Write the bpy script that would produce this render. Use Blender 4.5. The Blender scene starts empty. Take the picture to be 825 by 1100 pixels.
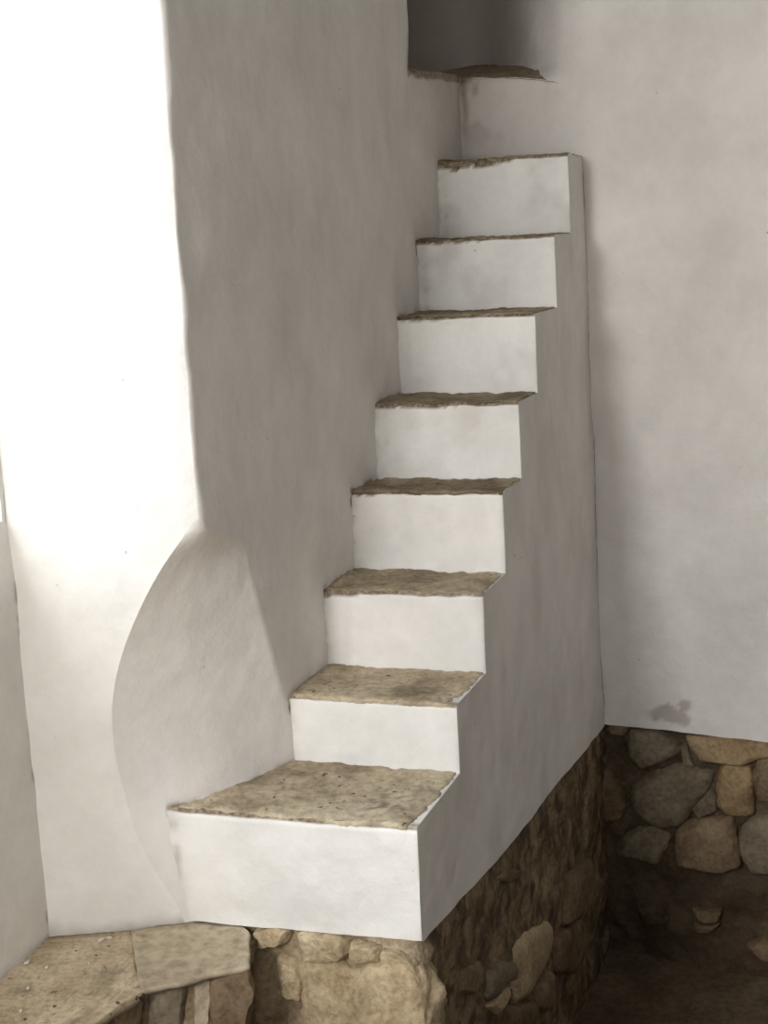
import bpy, math, random
import numpy as np
random.seed(4)
C = bpy.context.scene.collection

# ------------------------------------------------------------------ camera model
F = 1490.0
ROLL = math.radians(2.8)
PITCH = math.atan(285 / 1490)
EYE = np.array([0, 0, 1.6])
RT = np.array([1, 0, 0.0])
FW = np.array([0, math.cos(PITCH), -math.sin(PITCH)])
UP = np.array([0, math.sin(PITCH), math.cos(PITCH)])


def ray(x, y):
    u = x - 412.5
    v = 550 - y
    return (RT * (u * math.cos(ROLL) + v * math.sin(ROLL))
            + UP * (-u * math.sin(ROLL) + v * math.cos(ROLL)) + FW * F)


def onz(x, y, z):
    d = ray(x, y)
    return EYE + d * (z - EYE[2]) / d[2]


def onpl(x, y, p, n):
    d = ray(x, y)
    return EYE + d * (np.dot(np.asarray(p) - EYE, n) / np.dot(d, n))


# ------------------------------------------------------------------ noise
def _h(ix, iy, iz, seed):
    n = (ix.astype(np.int64) * 374761393 + iy.astype(np.int64) * 668265263
         + iz.astype(np.int64) * 2147483647 + seed * 1274126177) & 0xffffffff
    n = ((n ^ (n >> 13)) * 1274126177) & 0xffffffff
    n = ((n ^ (n >> 15)) * 2246822519) & 0xffffffff
    n = n ^ (n >> 16)
    return (n & 0xffff) / 32767.5 - 1.0


def vn(P, s=1.0, seed=0):
    P = np.asarray(P, float) * s + 100.37
    i = np.floor(P).astype(np.int64)
    f = P - i
    f = f * f * f * (f * (f * 6 - 15) + 10)
    r = 0
    for a in (0, 1):
        wa = f[..., 0] if a else 1 - f[..., 0]
        for b in (0, 1):
            wb = f[..., 1] if b else 1 - f[..., 1]
            for c in (0, 1):
                wc = f[..., 2] if c else 1 - f[..., 2]
                r = r + wa * wb * wc * _h(i[..., 0] + a, i[..., 1] + b, i[..., 2] + c, seed)
    return r


def fbm(P, s=1.0, o=3, seed=0, g=0.5):
    r = 0
    a = 1.0
    for k in range(o):
        r = r + a * vn(P, s * 2.03 ** k, seed + 17 * k)
        a *= g
    return r


def sm(x, a, b):
    t = np.clip((np.asarray(x, float) - a) / (b - a), 0, 1)
    return t * t * (3 - 2 * t)


def lut(x, pts):
    pts = sorted(pts)
    return np.interp(x, [p[0] for p in pts], [p[1] for p in pts])


# ------------------------------------------------------------------ materials
def new_mat(name):
    m = bpy.data.materials.new(name)
    m.use_nodes = True
    nt = m.node_tree
    b = nt.nodes['Principled BSDF']
    b.inputs['Roughness'].default_value = 0.9
    b.inputs['Specular IOR Level'].default_value = 0.072
    tc = nt.nodes.new('ShaderNodeTexCoord')
    return m, nt, b, tc


def node_noise(nt, tc, scale, detail=4, rough=0.55, sx=None):
    n = nt.nodes.new('ShaderNodeTexNoise')
    n.inputs['Scale'].default_value = scale
    n.inputs['Detail'].default_value = detail
    n.inputs['Roughness'].default_value = rough
    if sx:
        mp = nt.nodes.new('ShaderNodeMapping')
        mp.inputs['Scale'].default_value = sx
        nt.links.new(tc.outputs['Object'], mp.inputs['Vector'])
        nt.links.new(mp.outputs['Vector'], n.inputs['Vector'])
    else:
        nt.links.new(tc.outputs['Object'], n.inputs['Vector'])
    return n


def ramp(nt, src, stops):
    r = nt.nodes.new('ShaderNodeValToRGB')
    e = r.color_ramp.elements
    while len(e) < len(stops):
        e.new(0.5)
    for k, (p, c) in enumerate(stops):
        e[k].position = p
        e[k].color = (*c, 1) if len(c) == 3 else c
    nt.links.new(src, r.inputs['Fac'])
    return r


def mix(nt, fac, a, b, mode='MIX'):
    m = nt.nodes.new('ShaderNodeMix')
    m.data_type = 'RGBA'
    m.blend_type = mode
    for s, v in ((m.inputs[0], fac), (m.inputs[6], a), (m.inputs[7], b)):
        if isinstance(v, (int, float)):
            s.default_value = v
        elif isinstance(v, tuple):
            s.default_value = (*v, 1)
        else:
            nt.links.new(v, s)
    return m.outputs[2]


def attr(nt, name):
    a = nt.nodes.new('ShaderNodeAttribute')
    a.attribute_name = name
    return a.outputs['Fac']


def bump(nt, b, srcs):
    prev = None
    for out, strength, dist in srcs:
        bp = nt.nodes.new('ShaderNodeBump')
        bp.inputs['Strength'].default_value = strength
        bp.inputs['Distance'].default_value = dist
        nt.links.new(out, bp.inputs['Height'])
        if prev:
            nt.links.new(prev, bp.inputs['Normal'])
        prev = bp.outputs['Normal']
    nt.links.new(prev, b.inputs['Normal'])


def plaster(name, c0, c1, streak=(1.6, 1.6, 0.8), relief=0.4):
    m, nt, b, tc = new_mat(name)
    big = node_noise(nt, tc, 3.2, 5, 0.6)
    st = node_noise(nt, tc, 6.0, 4, 0.6, streak)
    base = ramp(nt, big.outputs['Fac'], [(0.3, c0), (0.68, c1)]).outputs['Color']
    base = mix(nt, 0.12, base, ramp(nt, st.outputs['Fac'], [(0.32, tuple(x * 0.86 for x in c0)), (0.6, c1)]).outputs['Color'])
    cl = node_noise(nt, tc, 2.3, 8, 0.74)
    base = mix(nt, 0.8, base, ramp(nt, cl.outputs['Fac'], [(0.33, (0.86, 0.855, 0.85)), (0.62, (1.04, 1.04, 1.04))]).outputs['Color'], 'MULTIPLY')
    # small dark specks in the limewash
    sp = node_noise(nt, tc, 52, 1, 0.5)
    spk = ramp(nt, sp.outputs['Fac'], [(0.80, (0, 0, 0)), (0.84, (0.8, 0.8, 0.8))]).outputs['Color']
    base = mix(nt, spk, base, (0.33, 0.28, 0.22))
    # worn stains, painted shade, bare earth
    fine = node_noise(nt, tc, 75, 4, 0.65)
    base = mix(nt, attr(nt, 'stain_shade'), base, (0.20, 0.155, 0.11))
    earth = ramp(nt, fine.outputs['Fac'], [(0.3, (0.10, 0.075, 0.05)), (0.5, (0.24, 0.19, 0.135)), (0.7, (0.42, 0.36, 0.28))]).outputs['Color']
    base = mix(nt, attr(nt, 'bare'), base, earth)
    nt.links.new(base, b.inputs['Base Color'])
    mid = node_noise(nt, tc, 14, 4, 0.55)
    bump(nt, b, [(mid.outputs['Fac'], relief, 0.011), (fine.outputs['Fac'], 0.25, 0.002)])
    return m


def rough_ground(name, cols, scale=9, bumpd=0.012, pale=(0.62, 0.56, 0.46), fleck=False):
    m, nt, b, tc = new_mat(name)
    n1 = node_noise(nt, tc, scale, 6, 0.62)
    n2 = node_noise(nt, tc, scale * 7, 5, 0.65)
    n3 = node_noise(nt, tc, scale * 0.35, 3, 0.5)
    a = ramp(nt, n1.outputs['Fac'], [(0.28, cols[0]), (0.5, cols[1]), (0.72, cols[2])]).outputs['Color']
    g = ramp(nt, n2.outputs['Fac'], [(0.3, (0.55, 0.53, 0.5)), (0.55, (1, 1, 1)), (0.75, (1.18, 1.17, 1.15))]).outputs['Color']
    a = mix(nt, 0.8, a, g, 'MULTIPLY')
    g3 = ramp(nt, n3.outputs['Fac'], [(0.35, (0.82, 0.8, 0.78)), (0.65, (1.1, 1.1, 1.1))]).outputs['Color']
    a = mix(nt, 0.8, a, g3, 'MULTIPLY')
    if fleck:
        n4 = node_noise(nt, tc, 46, 2, 0.5)
        f4 = ramp(nt, n4.outputs['Fac'], [(0.675, (0, 0, 0)), (0.72, (0.85, 0.85, 0.85))]).outputs['Color']
        a = mix(nt, f4, a, (0.055, 0.042, 0.03))
    a = mix(nt, attr(nt, 'stain_shade'), a, (0.085, 0.062, 0.042))
    a = mix(nt, attr(nt, 'pale'), a, mix(nt, 1.0, g, pale, 'MULTIPLY'))
    nt.links.new(a, b.inputs['Base Color'])
    bump(nt, b, [(n1.outputs['Fac'], 0.5, bumpd), (n2.outputs['Fac'], 0.6, bumpd * 0.35)])
    return m


M_WHITE = plaster('limewash_white', (0.79, 0.78, 0.76), (0.86, 0.85, 0.83), relief=0.55)
M_BAY = plaster('limewash_bay', (0.79, 0.77, 0.735), (0.85, 0.832, 0.80))
M_GREY = plaster('limewash_old', (0.74, 0.712, 0.685), (0.80, 0.775, 0.75))
M_SIDE = plaster('limewash_flank', (0.77, 0.742, 0.712), (0.84, 0.815, 0.785))
M_RIGHT = plaster('limewash_right', (0.725, 0.70, 0.672), (0.79, 0.768, 0.74))
M_TREAD = rough_ground('trodden_earth', [(0.32, 0.26, 0.18), (0.55, 0.465, 0.335), (0.67, 0.59, 0.455)], 8, 0.010, fleck=True)
M_RUBBLE = rough_ground('earth_mortar', [(0.10, 0.072, 0.044), (0.25, 0.19, 0.118), (0.38, 0.30, 0.195)], 12, 0.02, pale=(0.50, 0.405, 0.28))
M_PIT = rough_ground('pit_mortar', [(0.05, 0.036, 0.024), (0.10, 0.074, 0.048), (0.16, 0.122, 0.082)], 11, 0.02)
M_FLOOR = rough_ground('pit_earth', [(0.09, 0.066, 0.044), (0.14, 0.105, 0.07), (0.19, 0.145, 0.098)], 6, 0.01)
M_TAN = rough_ground('stone_tan', [(0.36, 0.275, 0.165), (0.52, 0.415, 0.27), (0.62, 0.515, 0.36)], 10, 0.014)
M_GREYST = rough_ground('stone_grey', [(0.13, 0.105, 0.073), (0.20, 0.165, 0.118), (0.27, 0.228, 0.17)], 8, 0.010)
M_OCHRE = rough_ground('stone_ochre', [(0.21, 0.145, 0.077), (0.32, 0.23, 0.13), (0.40, 0.30, 0.18)], 9, 0.012)
M_BROWN = rough_ground('stone_brown', [(0.125, 0.088, 0.054), (0.21, 0.152, 0.096), (0.30, 0.228, 0.15)], 9, 0.012)
M_SLAB = rough_ground('slab_limestone', [(0.43, 0.36, 0.26), (0.52, 0.445, 0.33), (0.585, 0.51, 0.39)], 4.5, 0.005)
M_LEDGE = rough_ground('ledge_mortar', [(0.40, 0.32, 0.21), (0.57, 0.47, 0.33), (0.67, 0.58, 0.43)], 10, 0.010, fleck=True)
M_CHIP = rough_ground('plaster_crumb', [(0.66, 0.62, 0.55), (0.76, 0.72, 0.65), (0.82, 0.78, 0.72)], 20, 0.003)
M_CEIL = plaster('limewash_ceiling', (0.62, 0.6, 0.57), (0.7, 0.68, 0.65))


# ------------------------------------------------------------------ mesh helpers
def link(name, V, faces, mat, parent=None, attrs=None, smooth=True):
    me = bpy.data.meshes.new(name)
    me.from_pydata([tuple(map(float, v)) for v in V], [], faces)
    me.validate()
    for k, vals in (attrs or {}).items():
        a = me.attributes.new(k, 'FLOAT', 'POINT')
        a.data.foreach_set('value', np.asarray(vals, np.float32))
    if smooth:
        me.polygons.foreach_set('use_smooth', [True] * len(me.polygons))
    me.materials.append(mat)
    me.update()
    o = bpy.data.objects.new(name, me)
    C.objects.link(o)
    if parent:
        o.parent = parent
        o.location = (0, 0, 0)
        o.matrix_parent_inverse = parent.matrix_world.inverted() if False else o.matrix_parent_inverse
    return o


def grid(name, P, mat, parent=None, attrs=None, mask=None, flip=False):
    """P: (rows, cols, 3); mask: (rows-1, cols-1) of faces kept."""
    R, K, _ = P.shape
    faces = []
    used = np.zeros(R * K, bool)
    for i in range(R - 1):
        for j in range(K - 1):
            if mask is not None and not mask[i, j]:
                continue
            q = (i * K + j, i * K + j + 1, (i + 1) * K + j + 1, (i + 1) * K + j)
            used[list(q)] = True
            faces.append(q[::-1] if flip else q)
    idx = np.cumsum(used) - 1
    V = P.reshape(-1, 3)[used]
    faces = [tuple(int(idx[a]) for a in f) for f in faces]
    at = {k: np.asarray(v, float).reshape(-1)[used] for k, v in (attrs or {}).items()}
    return link(name, V, faces, mat, parent, at)


def thing(name, label, cat, loc=(0, 0, 0), group=None):
    o = bpy.data.objects.new(name, None)
    o.empty_display_size = 0.1
    o.location = loc
    C.objects.link(o)
    o['label'] = label
    o['category'] = cat
    if group:
        o['group'] = group
    return o


def tag(o, label, cat, group=None):
    o['label'] = label
    o['category'] = cat
    if group:
        o['group'] = group
    return o


def struct(o, label, cat='wall'):
    o['kind'] = 'structure'
    o['label'] = label
    o['category'] = cat
    return o


def rebase(root):
    """move the root empty to its base while its children keep their place"""
    loc = root.location.copy()
    for ch in root.children:
        ch.location = -loc


# ------------------------------------------------------------------ stair geometry
AZ = math.radians(18.1)
S = np.array([math.sin(AZ), math.cos(AZ), 0])      # up the flight
Q = np.array([math.cos(AZ), -math.sin(AZ), 0])     # across, to the right


def SQ(d, l, z):
    d, l, z = np.broadcast_arrays(np.asarray(d, float), l, z)
    return d[..., None] * S + l[..., None] * Q + z[..., None] * np.array([0, 0, 1.0])


D = [2.828, 3.167, 3.436, 3.666, 3.877, 4.110, 4.405, 4.645]     # riser depths
ZT = [0.297, 0.476, 0.691, 0.922, 1.145, 1.382, 1.612, 1.870]    # tread heights
ZB = [0.0] + ZT[:-1]
TR = [(450, 891), (491, 759), (517, 639), (536, 527), (554, 430), (576, 337), (592, 251), (608, 163)]
BR = [(448, 1019), (495.5, 831), (523.5, 722), (544, 617), (561, 511), (583, 420), (596, 331), (609, 244)]
pts = []
for k in range(8):
    for q in (TR[k], BR[k]):
        p = onpl(*q, S * D[k], S)
        pts.append((D[k], p[2], p @ Q))
RC = np.array([0.753, 4.893, 0])                    # corner of flank and right wall
for x, y, z in ((.753, 4.893, 1.89), (.755, 4.893, 1.13), (.767, 4.886, .106), (.775, 4.882, -.169)):
    p = np.array([x, y, 0])
    pts.append((p @ S, z, p @ Q))
pts = np.array(pts)
_A = np.stack([np.ones(len(pts)), pts[:, 0] - 3.8, pts[:, 1], (pts[:, 0] - 3.8) ** 2, (pts[:, 0] - 3.8) * pts[:, 1]], 1)
_co = np.linalg.lstsq(_A, pts[:, 2], rcond=None)[0]
print('flank fit residual', np.abs(_A @ _co - pts[:, 2]).max())


def lat(d, z):
    d = np.asarray(d, float)
    return _co[0] + _co[1] * (d - 3.8) + _co[2] * z + _co[3] * (d - 3.8) ** 2 + _co[4] * (d - 3.8) * z


DC = RC @ S                                        # depth of the corner

# right wall plane
AR = math.radians(26)
RD = np.array([math.cos(AR), -math.sin(AR), 0])    # along the wall, to the right
RN = np.array([-math.sin(AR), -math.cos(AR), 0])   # out of the wall, to the room

# ------------------------------------------------------------------ bay wall, corner splay and stair-side wall
BP = np.array([-.513, 3.143, 0])
BD = np.array([.342, .031, 0])
BD = BD / np.linalg.norm(BD)
BN = np.array([-BD[1], BD[0], 0])


def bay_y(x, z=0.0):
    x = np.asarray(x, float)
    fwd = 0.109 * sm(z, 0.30, 1.02) * sm(x, -0.90, -0.42)
    return BP[1] + (x - BP[0]) * BD[1] / BD[0] - fwd


left_edge_px = [(213, 549), (182, 584), (157, 629), (136, 679), (123, 724), (119, 765), (123, 811), (134, 852), (147, 902), (172, 945), (200, 985)]
bl_pts = []
for q in left_edge_px:
    p = onpl(*q, BP, BN)
    bl_pts.append((p[2], p[0]))
LW0 = np.array([-.266, 3.419, 0])
LW1 = np.array([.238, 4.81, 0])
LD = (LW1 - LW0) / np.linalg.norm(LW1 - LW0)
LN = np.array([LD[1], -LD[0], 0])
br_pts = []
for q in [(222, 547), (234, 548), (252, 563), (266, 588), (275, 629), (289, 684), (302, 734), (313, 774)]:
    p = onpl(*q, LW0, LN)
    br_pts.append((p[2], p[0], p[1]))
ZAP = bl_pts[0][0]
EDGE = -0.411

wall_path = np.array([(-.411, 3.042), (-.338, 3.230), (-.266, 3.419), (-.171, 3.67), (-.092, 3.886), (-.015, 4.081), (.064, 4.299),
                      (.148, 4.588), (.238, 4.81), (.352, 5.13)])
_sl = np.concatenate([[0], np.cumsum(np.linalg.norm(np.diff(wall_path, axis=0), axis=1))])
SJ = float(np.interp(4.584, wall_path[:, 1], _sl))    # where the doorway jamb stands


def wp(s):
    return np.stack([np.interp(s, _sl, wall_path[:, 0]), np.interp(s, _sl, wall_path[:, 1])], -1)


zs = np.concatenate([np.arange(-0.14, 2.10, 0.0125), np.arange(2.10, 2.235, 0.005), np.arange(2.24, 3.06, 0.03)])
nb, nc = 64, 40
s_far = np.concatenate([np.linspace(0, SJ, 120)[1:], np.linspace(SJ, _sl[-1], 26)[1:]])
rows_b, rows_s = [], []
_zz = np.linspace(-0.3, 1.2, 301)
_xx = np.interp(_zz, [p[0] for p in sorted(bl_pts)], [p[1] for p in sorted(bl_pts)])
for _ in range(3):
    _xx = np.convolve(np.pad(_xx, 7, mode='edge'), np.ones(15) / 15, 'valid')
s_start = np.array([r[2] for r in br_pts])
for z in zs:
    if z >= ZAP:
        xl = EDGE - 0.006
        s0 = 0.012
    else:
        xl = float(np.interp(z, _zz, _xx))
        xl = xl * float(bay_y(xl, z) / bay_y(xl))
        t = float(lut(z, [(r[0], r[2]) for r in br_pts]))
        s0 = max(0.012, float(np.interp(t, wall_path[:, 1], _sl)))
        k = float(sm(z, ZAP - 0.10, ZAP))
        s0 = s0 * (1 - k) + 0.012 * k
        xl = min(xl, EDGE - 0.006)
    # bay
    x0 = -0.99
    xs = x0 + (xl - x0) * np.linspace(0, 1, nb)
    rows_b.append(np.stack([xs, bay_y(xs, z), np.full(nb, z)], -1))
    # splay
    A = np.array([xl, bay_y(xl, z)])
    B = wp(s0)
    t = np.linspace(0, 1, nc)
    ch = A + (B - A) * t[:, None]
    width = np.linalg.norm(B - A)
    if z < ZAP - 0.02:
        # low down the splay leaves the bay wall tangentially, so its edge dies away
        kk = float(sm(z, 0.22, 0.60))
        xm = A[0] + 0.5 * (B[0] - A[0])
        M1 = np.array([xm, bay_y(xm, z)])
        M2 = (A + B) / 2 + np.array([0.012, -0.016])
        M = M1 * (1 - kk) + M2 * kk
        ch = A * ((1 - t) ** 2)[:, None] + 2 * M * (t * (1 - t))[:, None] + B * (t ** 2)[:, None]
    else:
        E = np.array([EDGE, bay_y(EDGE, z)])
        ch = (A * ((1 - t) ** 2)[:, None] + 2 * E * (t * (1 - t))[:, None] + B * (t ** 2)[:, None])
    # stair-side wall: the same column positions on every row past the splay
    far = wp(s0 + (s_far - 0) * 1.0 if False else np.maximum(s_far, s0 + (s_far / _sl[-1]) * 1e-3))
    blend = s0 + (SJ - s0) * (s_far[:119] / SJ)
    far[:119] = wp(blend)
    row = np.concatenate([ch, far])
    rows_s.append(np.concatenate([row, np.full((len(row), 1), z)], 1))
Pb = np.array(rows_b)
Ps = np.array(rows_s)


def und(P, amp=0.006, seed=3):
    return amp * fbm(P, 3.2, 3, seed) + amp * 0.25 * fbm(P, 17, 2, seed + 5)


# bay wall: gentle swells toward the room, fading where it meets the splay edge
wgt = np.linspace(1, 0, nb)[None, :] ** 0.35
Pb[..., :2] += (-BN[:2] * 1.0) * (und(Pb, .005, 9) * wgt)[..., None]
_wb = 0.0035 * fbm(np.stack([zs * 0, zs * 0, zs], -1), 5.5, 3, 21) * sm(zs, ZAP - 0.05, ZAP + 0.1)
Pb[..., 0] += _wb[:, None] * np.linspace(0, 1, nb)[None, :] ** 4
stain_b = 0.5 * sm(-Pb[..., 2] + 0.02 * fbm(Pb, 14, 3, 4), -0.035, 0.01)
wall_back = grid('wall_back', Pb, M_BAY, attrs={'stain_shade': stain_b})
struct(wall_back, 'bright whitewashed bay wall left of the staircase')

dS = und(Ps, .006, 3)
ww = np.concatenate([np.linspace(0, 1, nc) ** 0.8, np.ones(Ps.shape[1] - nc)])[None, :]
Ps[..., 0] += LN[0] * dS * ww
Ps[..., 1] += LN[1] * dS * ww
# the plaster corner wobbles a little all the way up
wob = 0.0035 * fbm(np.stack([zs * 0, zs * 0, zs], -1), 5.5, 3, 21)
fade = np.concatenate([np.linspace(1, 1, nc), np.clip(1 - np.arange(Ps.shape[1] - nc) / 14, 0, 1)])
up_k = sm(zs, ZAP - 0.05, ZAP + 0.1)
Ps[..., 0] += (wob * up_k)[:, None] * fade[None, :]
# brown grime along the joint with the treads and beside the doorway sill
dd = Ps[..., 0] * S[0] + Ps[..., 1] * S[1]
tz = np.full(dd.shape, -9.0)
for k in range(8):
    tz = np.where(dd > D[k] - 0.004, ZT[k], tz)
nz = fbm(Ps, 22, 3, 40)
gap = Ps[..., 2] - tz
stain_shade_s = 0.95 * np.exp(-np.clip(gap, 0, 9) / 0.007) * sm(nz, -0.6, 0.3) * (gap > -0.05)
sill_z = 2.150 + (Ps[..., 1] - 4.58) * 0.06
sill = sm(Ps[..., 2] - sill_z + 0.030 + 0.006 * nz, 0, 0.012) * sm(Ps[..., 1], 4.55, 4.60) * (Ps[..., 2] < 2.25)
stain_shade_s = np.clip(stain_shade_s + 0.35 * sm(Ps[..., 1], 5.06, 5.12) * sm(Ps[..., 2], 1.7, 1.95), 0, 0.9)
landing_shade = 0.26 * sm(dd, 4.15, 4.75) * sm(Ps[..., 2], 1.2, 1.9) * (0.75 + 0.35 * fbm(Ps, 5, 4, 44))  # weaker light around the landing, painted as a darker tone
stain_shade_s = np.clip(np.maximum(stain_shade_s, landing_shade), 0, 1)
Rr, Kk, _ = Ps.shape
mask = np.ones((Rr - 1, Kk - 1), bool)
zi = (zs[:-1] + zs[1:]) / 2
ccol = np.arange(Kk - 1) >= nc + 119 - 1
mask[(zi[:, None] > sill_z[:-1, :-1]) & ccol[None, :]] = False
wall_left = grid('wall_stair', Ps, M_GREY, attrs={'stain_shade': stain_shade_s, 'bare': np.clip(sill, 0, 1) * 0.85}, mask=mask)
struct(wall_left, 'grey plastered wall the staircase climbs along, with a splayed lower corner')

# doorway jamb and sill behind the upper end of that wall
js = np.linspace(0, 1, 30)
J0 = Ps[-1, nc + 118, :2]
jz = np.linspace(2.15, 3.05, 40)
PJ = np.zeros((40, 30, 3))
PJ[..., 0] = J0[0] - 0.62 * js[None, :]
PJ[..., 1] = J0[1] + 0.22 * js[None, :]
PJ[..., 2] = jz[:, None]
PJ[:, 1:, 1] += 0.004 * fbm(PJ[:, 1:], 5, 2, 8)
o = grid('trim_1', PJ, M_GREY)
struct(o, 'plastered jamb of the dark doorway at the head of the stairs', 'door jamb')
sx = np.linspace(0, 1, 26)
PS_ = np.zeros((26, 26, 3))
a0 = np.array([J0[0] + 0.01, J0[1] - 0.02]); a1 = np.array([.352, 5.13]); b0 = np.array([-.50, 4.79]); b1 = np.array([-.30, 5.75])
for i, u in enumerate(sx):
    for j, v in enumerate(sx):
        PS_[i, j, :2] = (a0 * (1 - u) + a1 * u) * (1 - v) + (b0 * (1 - u) + b1 * u) * v
PS_[..., 2] = 2.149 + np.clip(PS_[..., 1] - 4.58, 0, 1) * 0.06 + 0.003 * fbm(PS_, 9, 3, 5)
o = grid('trim_2', PS_, M_TREAD)
struct(o, 'earthen sill of the dark doorway at the head of the stairs', 'door sill')

# ------------------------------------------------------------------ right wall
us = np.concatenate([np.arange(-1.35, -0.5, 0.05), np.arange(-0.5, 0.0, 0.0125), np.arange(0, 1.0, 0.0125), np.arange(1.0, 3.01, 0.05)])
zr = np.concatenate([np.linspace(-0.18, 0.3, 38), np.arange(0.3125, 2.09, 0.0125), np.arange(2.09, 2.26, 0.006), np.arange(2.26, 3.06, 0.02)])
U, Z = np.meshgrid(us, zr)
PR = RC + U[..., None] * RD + Z[..., None] * np.array([0, 0, 1.0])
# bottom edge of the plaster is ragged
edge = -0.172 + 0.004 * fbm(np.stack([us, us * 0, us * 0], -1), 9, 3, 2)
low = np.clip((0.3 - Z) / 0.48, 0, 1)
PR[..., 2] = Z + low * (edge[None, :] + 0.18)
base_off = und(PR, .006, 14)
# recess above the topmost step, dying out to the right
rec = sm(Z, 2.12, 2.20) * (0.05 * sm(-U, -0.02, 0.2) + 0.42 * sm(-U, 0.06, 0.62))
PR = PR + RN * (base_off - rec)[..., None]
n1 = fbm(PR, 5, 4, 31)
n2 = fbm(PR, 16, 3, 33)
# water stain patch just above the rubble, found at its place on the wall
pc = onpl(722, 772, RC, RN)
uc = (pc - RC) @ RD
st = 0.5 * sm(0.062 + 0.03 * n2 - np.hypot((U - uc) / 1.35, (Z - pc[2]) / 0.6), 0.0, 0.02)
pc2 = onpl(736, 761, RC, RN)
st = np.maximum(st, 0.5 * sm(0.034 + 0.018 * n2 - np.hypot(U - (pc2 - RC) @ RD, Z - pc2[2]), 0, 0.012))
# grime on the nose of the topmost step and a brown run down beside the wall joint
run = np.exp(-((U + 0.44 + 0.006 * n1) / 0.012) ** 2) * sm(Z, 1.95, 2.16) * (Z < 2.19)
st = np.maximum(st, 0.30 * run * (U > -0.5))
st = np.maximum(st, 0.30 * sm(n1 + 0.25, 0.1, 0.7) * np.exp(-((U + 0.13) / 0.12) ** 2) * np.exp(-((Z - 2.07) / 0.05) ** 2))
st = np.maximum(st, 0.17 * sm(-U, 0.06, 0.16) * sm(Z, 1.7, 1.9))  # shade beside the landing, painted onto this wall
# shade of the deep recess, painted darker upward and to the left
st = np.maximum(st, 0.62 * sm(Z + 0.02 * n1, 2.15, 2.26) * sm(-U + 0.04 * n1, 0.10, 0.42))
wall_right = grid('wall_right', PR, M_RIGHT, attrs={'stain_shade': np.clip(st, 0, 1)})
struct(wall_right, 'plain off-white plastered wall right of the staircase')

# ------------------------------------------------------------------ staircase
stair = thing('staircase', 'narrow whitewashed masonry staircase with worn earthen treads climbing between the two walls', 'staircase', (0.0, 3.0, 0.0))


def edge_wob(k, z):
    z = np.asarray(z, float)
    P = np.stack([z * 0 + k * 3.7, z * 0, z], -1)
    return 0.007 + 0.0055 * fbm(P, 7, 3, 50, 0.6)


# flank (right-hand face)
def bottom(d):
    return lut(d, [(2.80, .018), (3.0, -.008), (3.42, -.067), (3.99, -.11), (4.5, -.15), (4.92, -.185)]) + 0.005 * fbm(np.stack([np.asarray(d, float), 0 * np.asarray(d, float), 0 * np.asarray(d, float)], -1), 7, 3, 3)


sd = [D[0]]
kcol = [0]
for k in range(8):
    e = D[k + 1] if k < 7 else DC
    n = max(6, int((e - D[k]) / 0.011))
    seg = np.linspace(D[k], e, n + 1)[1:]
    if k == 7:
        seg = np.concatenate([np.linspace(D[7], DC - 0.02, 18)[1:], np.linspace(DC - 0.018, DC, 10)])
    sd += list(seg)
sd = np.array(sd)
zz = list(np.linspace(0, 1, 26))            # rows below the first tread, stretched to the ragged bottom
zabove = []
for k in range(1, 8):
    n = max(6, int((ZT[k] - ZT[k - 1]) / 0.0125))
    zabove += list(np.linspace(ZT[k - 1], ZT[k], n + 1)[1:])
Rn = len(zz) + len(zabove)
PF = np.zeros((Rn, len(sd), 3))
Dg = np.zeros((Rn, len(sd)))
Zg = np.zeros((Rn, len(sd)))
for i in range(Rn):
    if i < len(zz):
        zrow = bottom(sd) + (ZT[0] - bottom(sd)) * zz[i]
    else:
        zrow = np.full(len(sd), zabove[i - len(zz)])
    Dg[i] = sd
    Zg[i] = zrow
nearest = np.min(np.hypot(np.abs(Dg[..., None] - np.array(D)[None, None, :]), np.clip(np.array(ZB)[None, None, :] - Zg[..., None], 0, None)), axis=-1)
# front edges follow the wobble of their riser arris
Dd = Dg.copy()
for k in range(8):
    w = np.exp(-np.abs(Dg - D[k]) / 0.012) * ((Zg > ZB[k] - 0.001) if k else 1)
    Dd = Dd + w * edge_wob(k, Zg)
sdisp = und(SQ(Dg, 0 * Dg, Zg), .005, 61) * sm(nearest, 0, 0.04)
PF = SQ(Dd, lat(Dg, Zg) + sdisp, Zg)
keep = np.zeros((Rn - 1, len(sd) - 1), bool)
dm = (Dg[:-1, :-1] + Dg[:-1, 1:]) / 2
zm = (Zg[:-1, :-1] + Zg[1:, :-1]) / 2
top = np.zeros(dm.shape)
for k in range(8):
    top = np.where(dm > D[k], ZT[k], top)
keep = zm < top
nf = fbm(SQ(Dg, 0 * Dg, Zg), 30, 3, 71)
stain_f = 1.0 * sm(Dg, DC - 0.008, DC - 0.003) * sm(nf, -0.25, 0.2)
stain_f = np.maximum(stain_f, 0.10 * sm(fbm(SQ(Dg, 0 * Dg, Zg * 0.5), 6, 4, 77), 0.0, 0.7))
crack = sm(Dg, DC - 0.0085, DC - 0.004) * sm(fbm(SQ(0 * Dg, 0 * Dg, Zg), 16, 4, 73, 0.7) + 0.35 * np.exp(-((Zg - .35) / .3) ** 2), 0.0, 0.3)
grid('side_wall', PF, M_SIDE, stair, {'stain_shade': np.clip(stain_f, 0, 1), 'bare': np.clip(crack, 0, 1)}, keep, flip=False)['label'] = 'smooth grey plastered flank'

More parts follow.
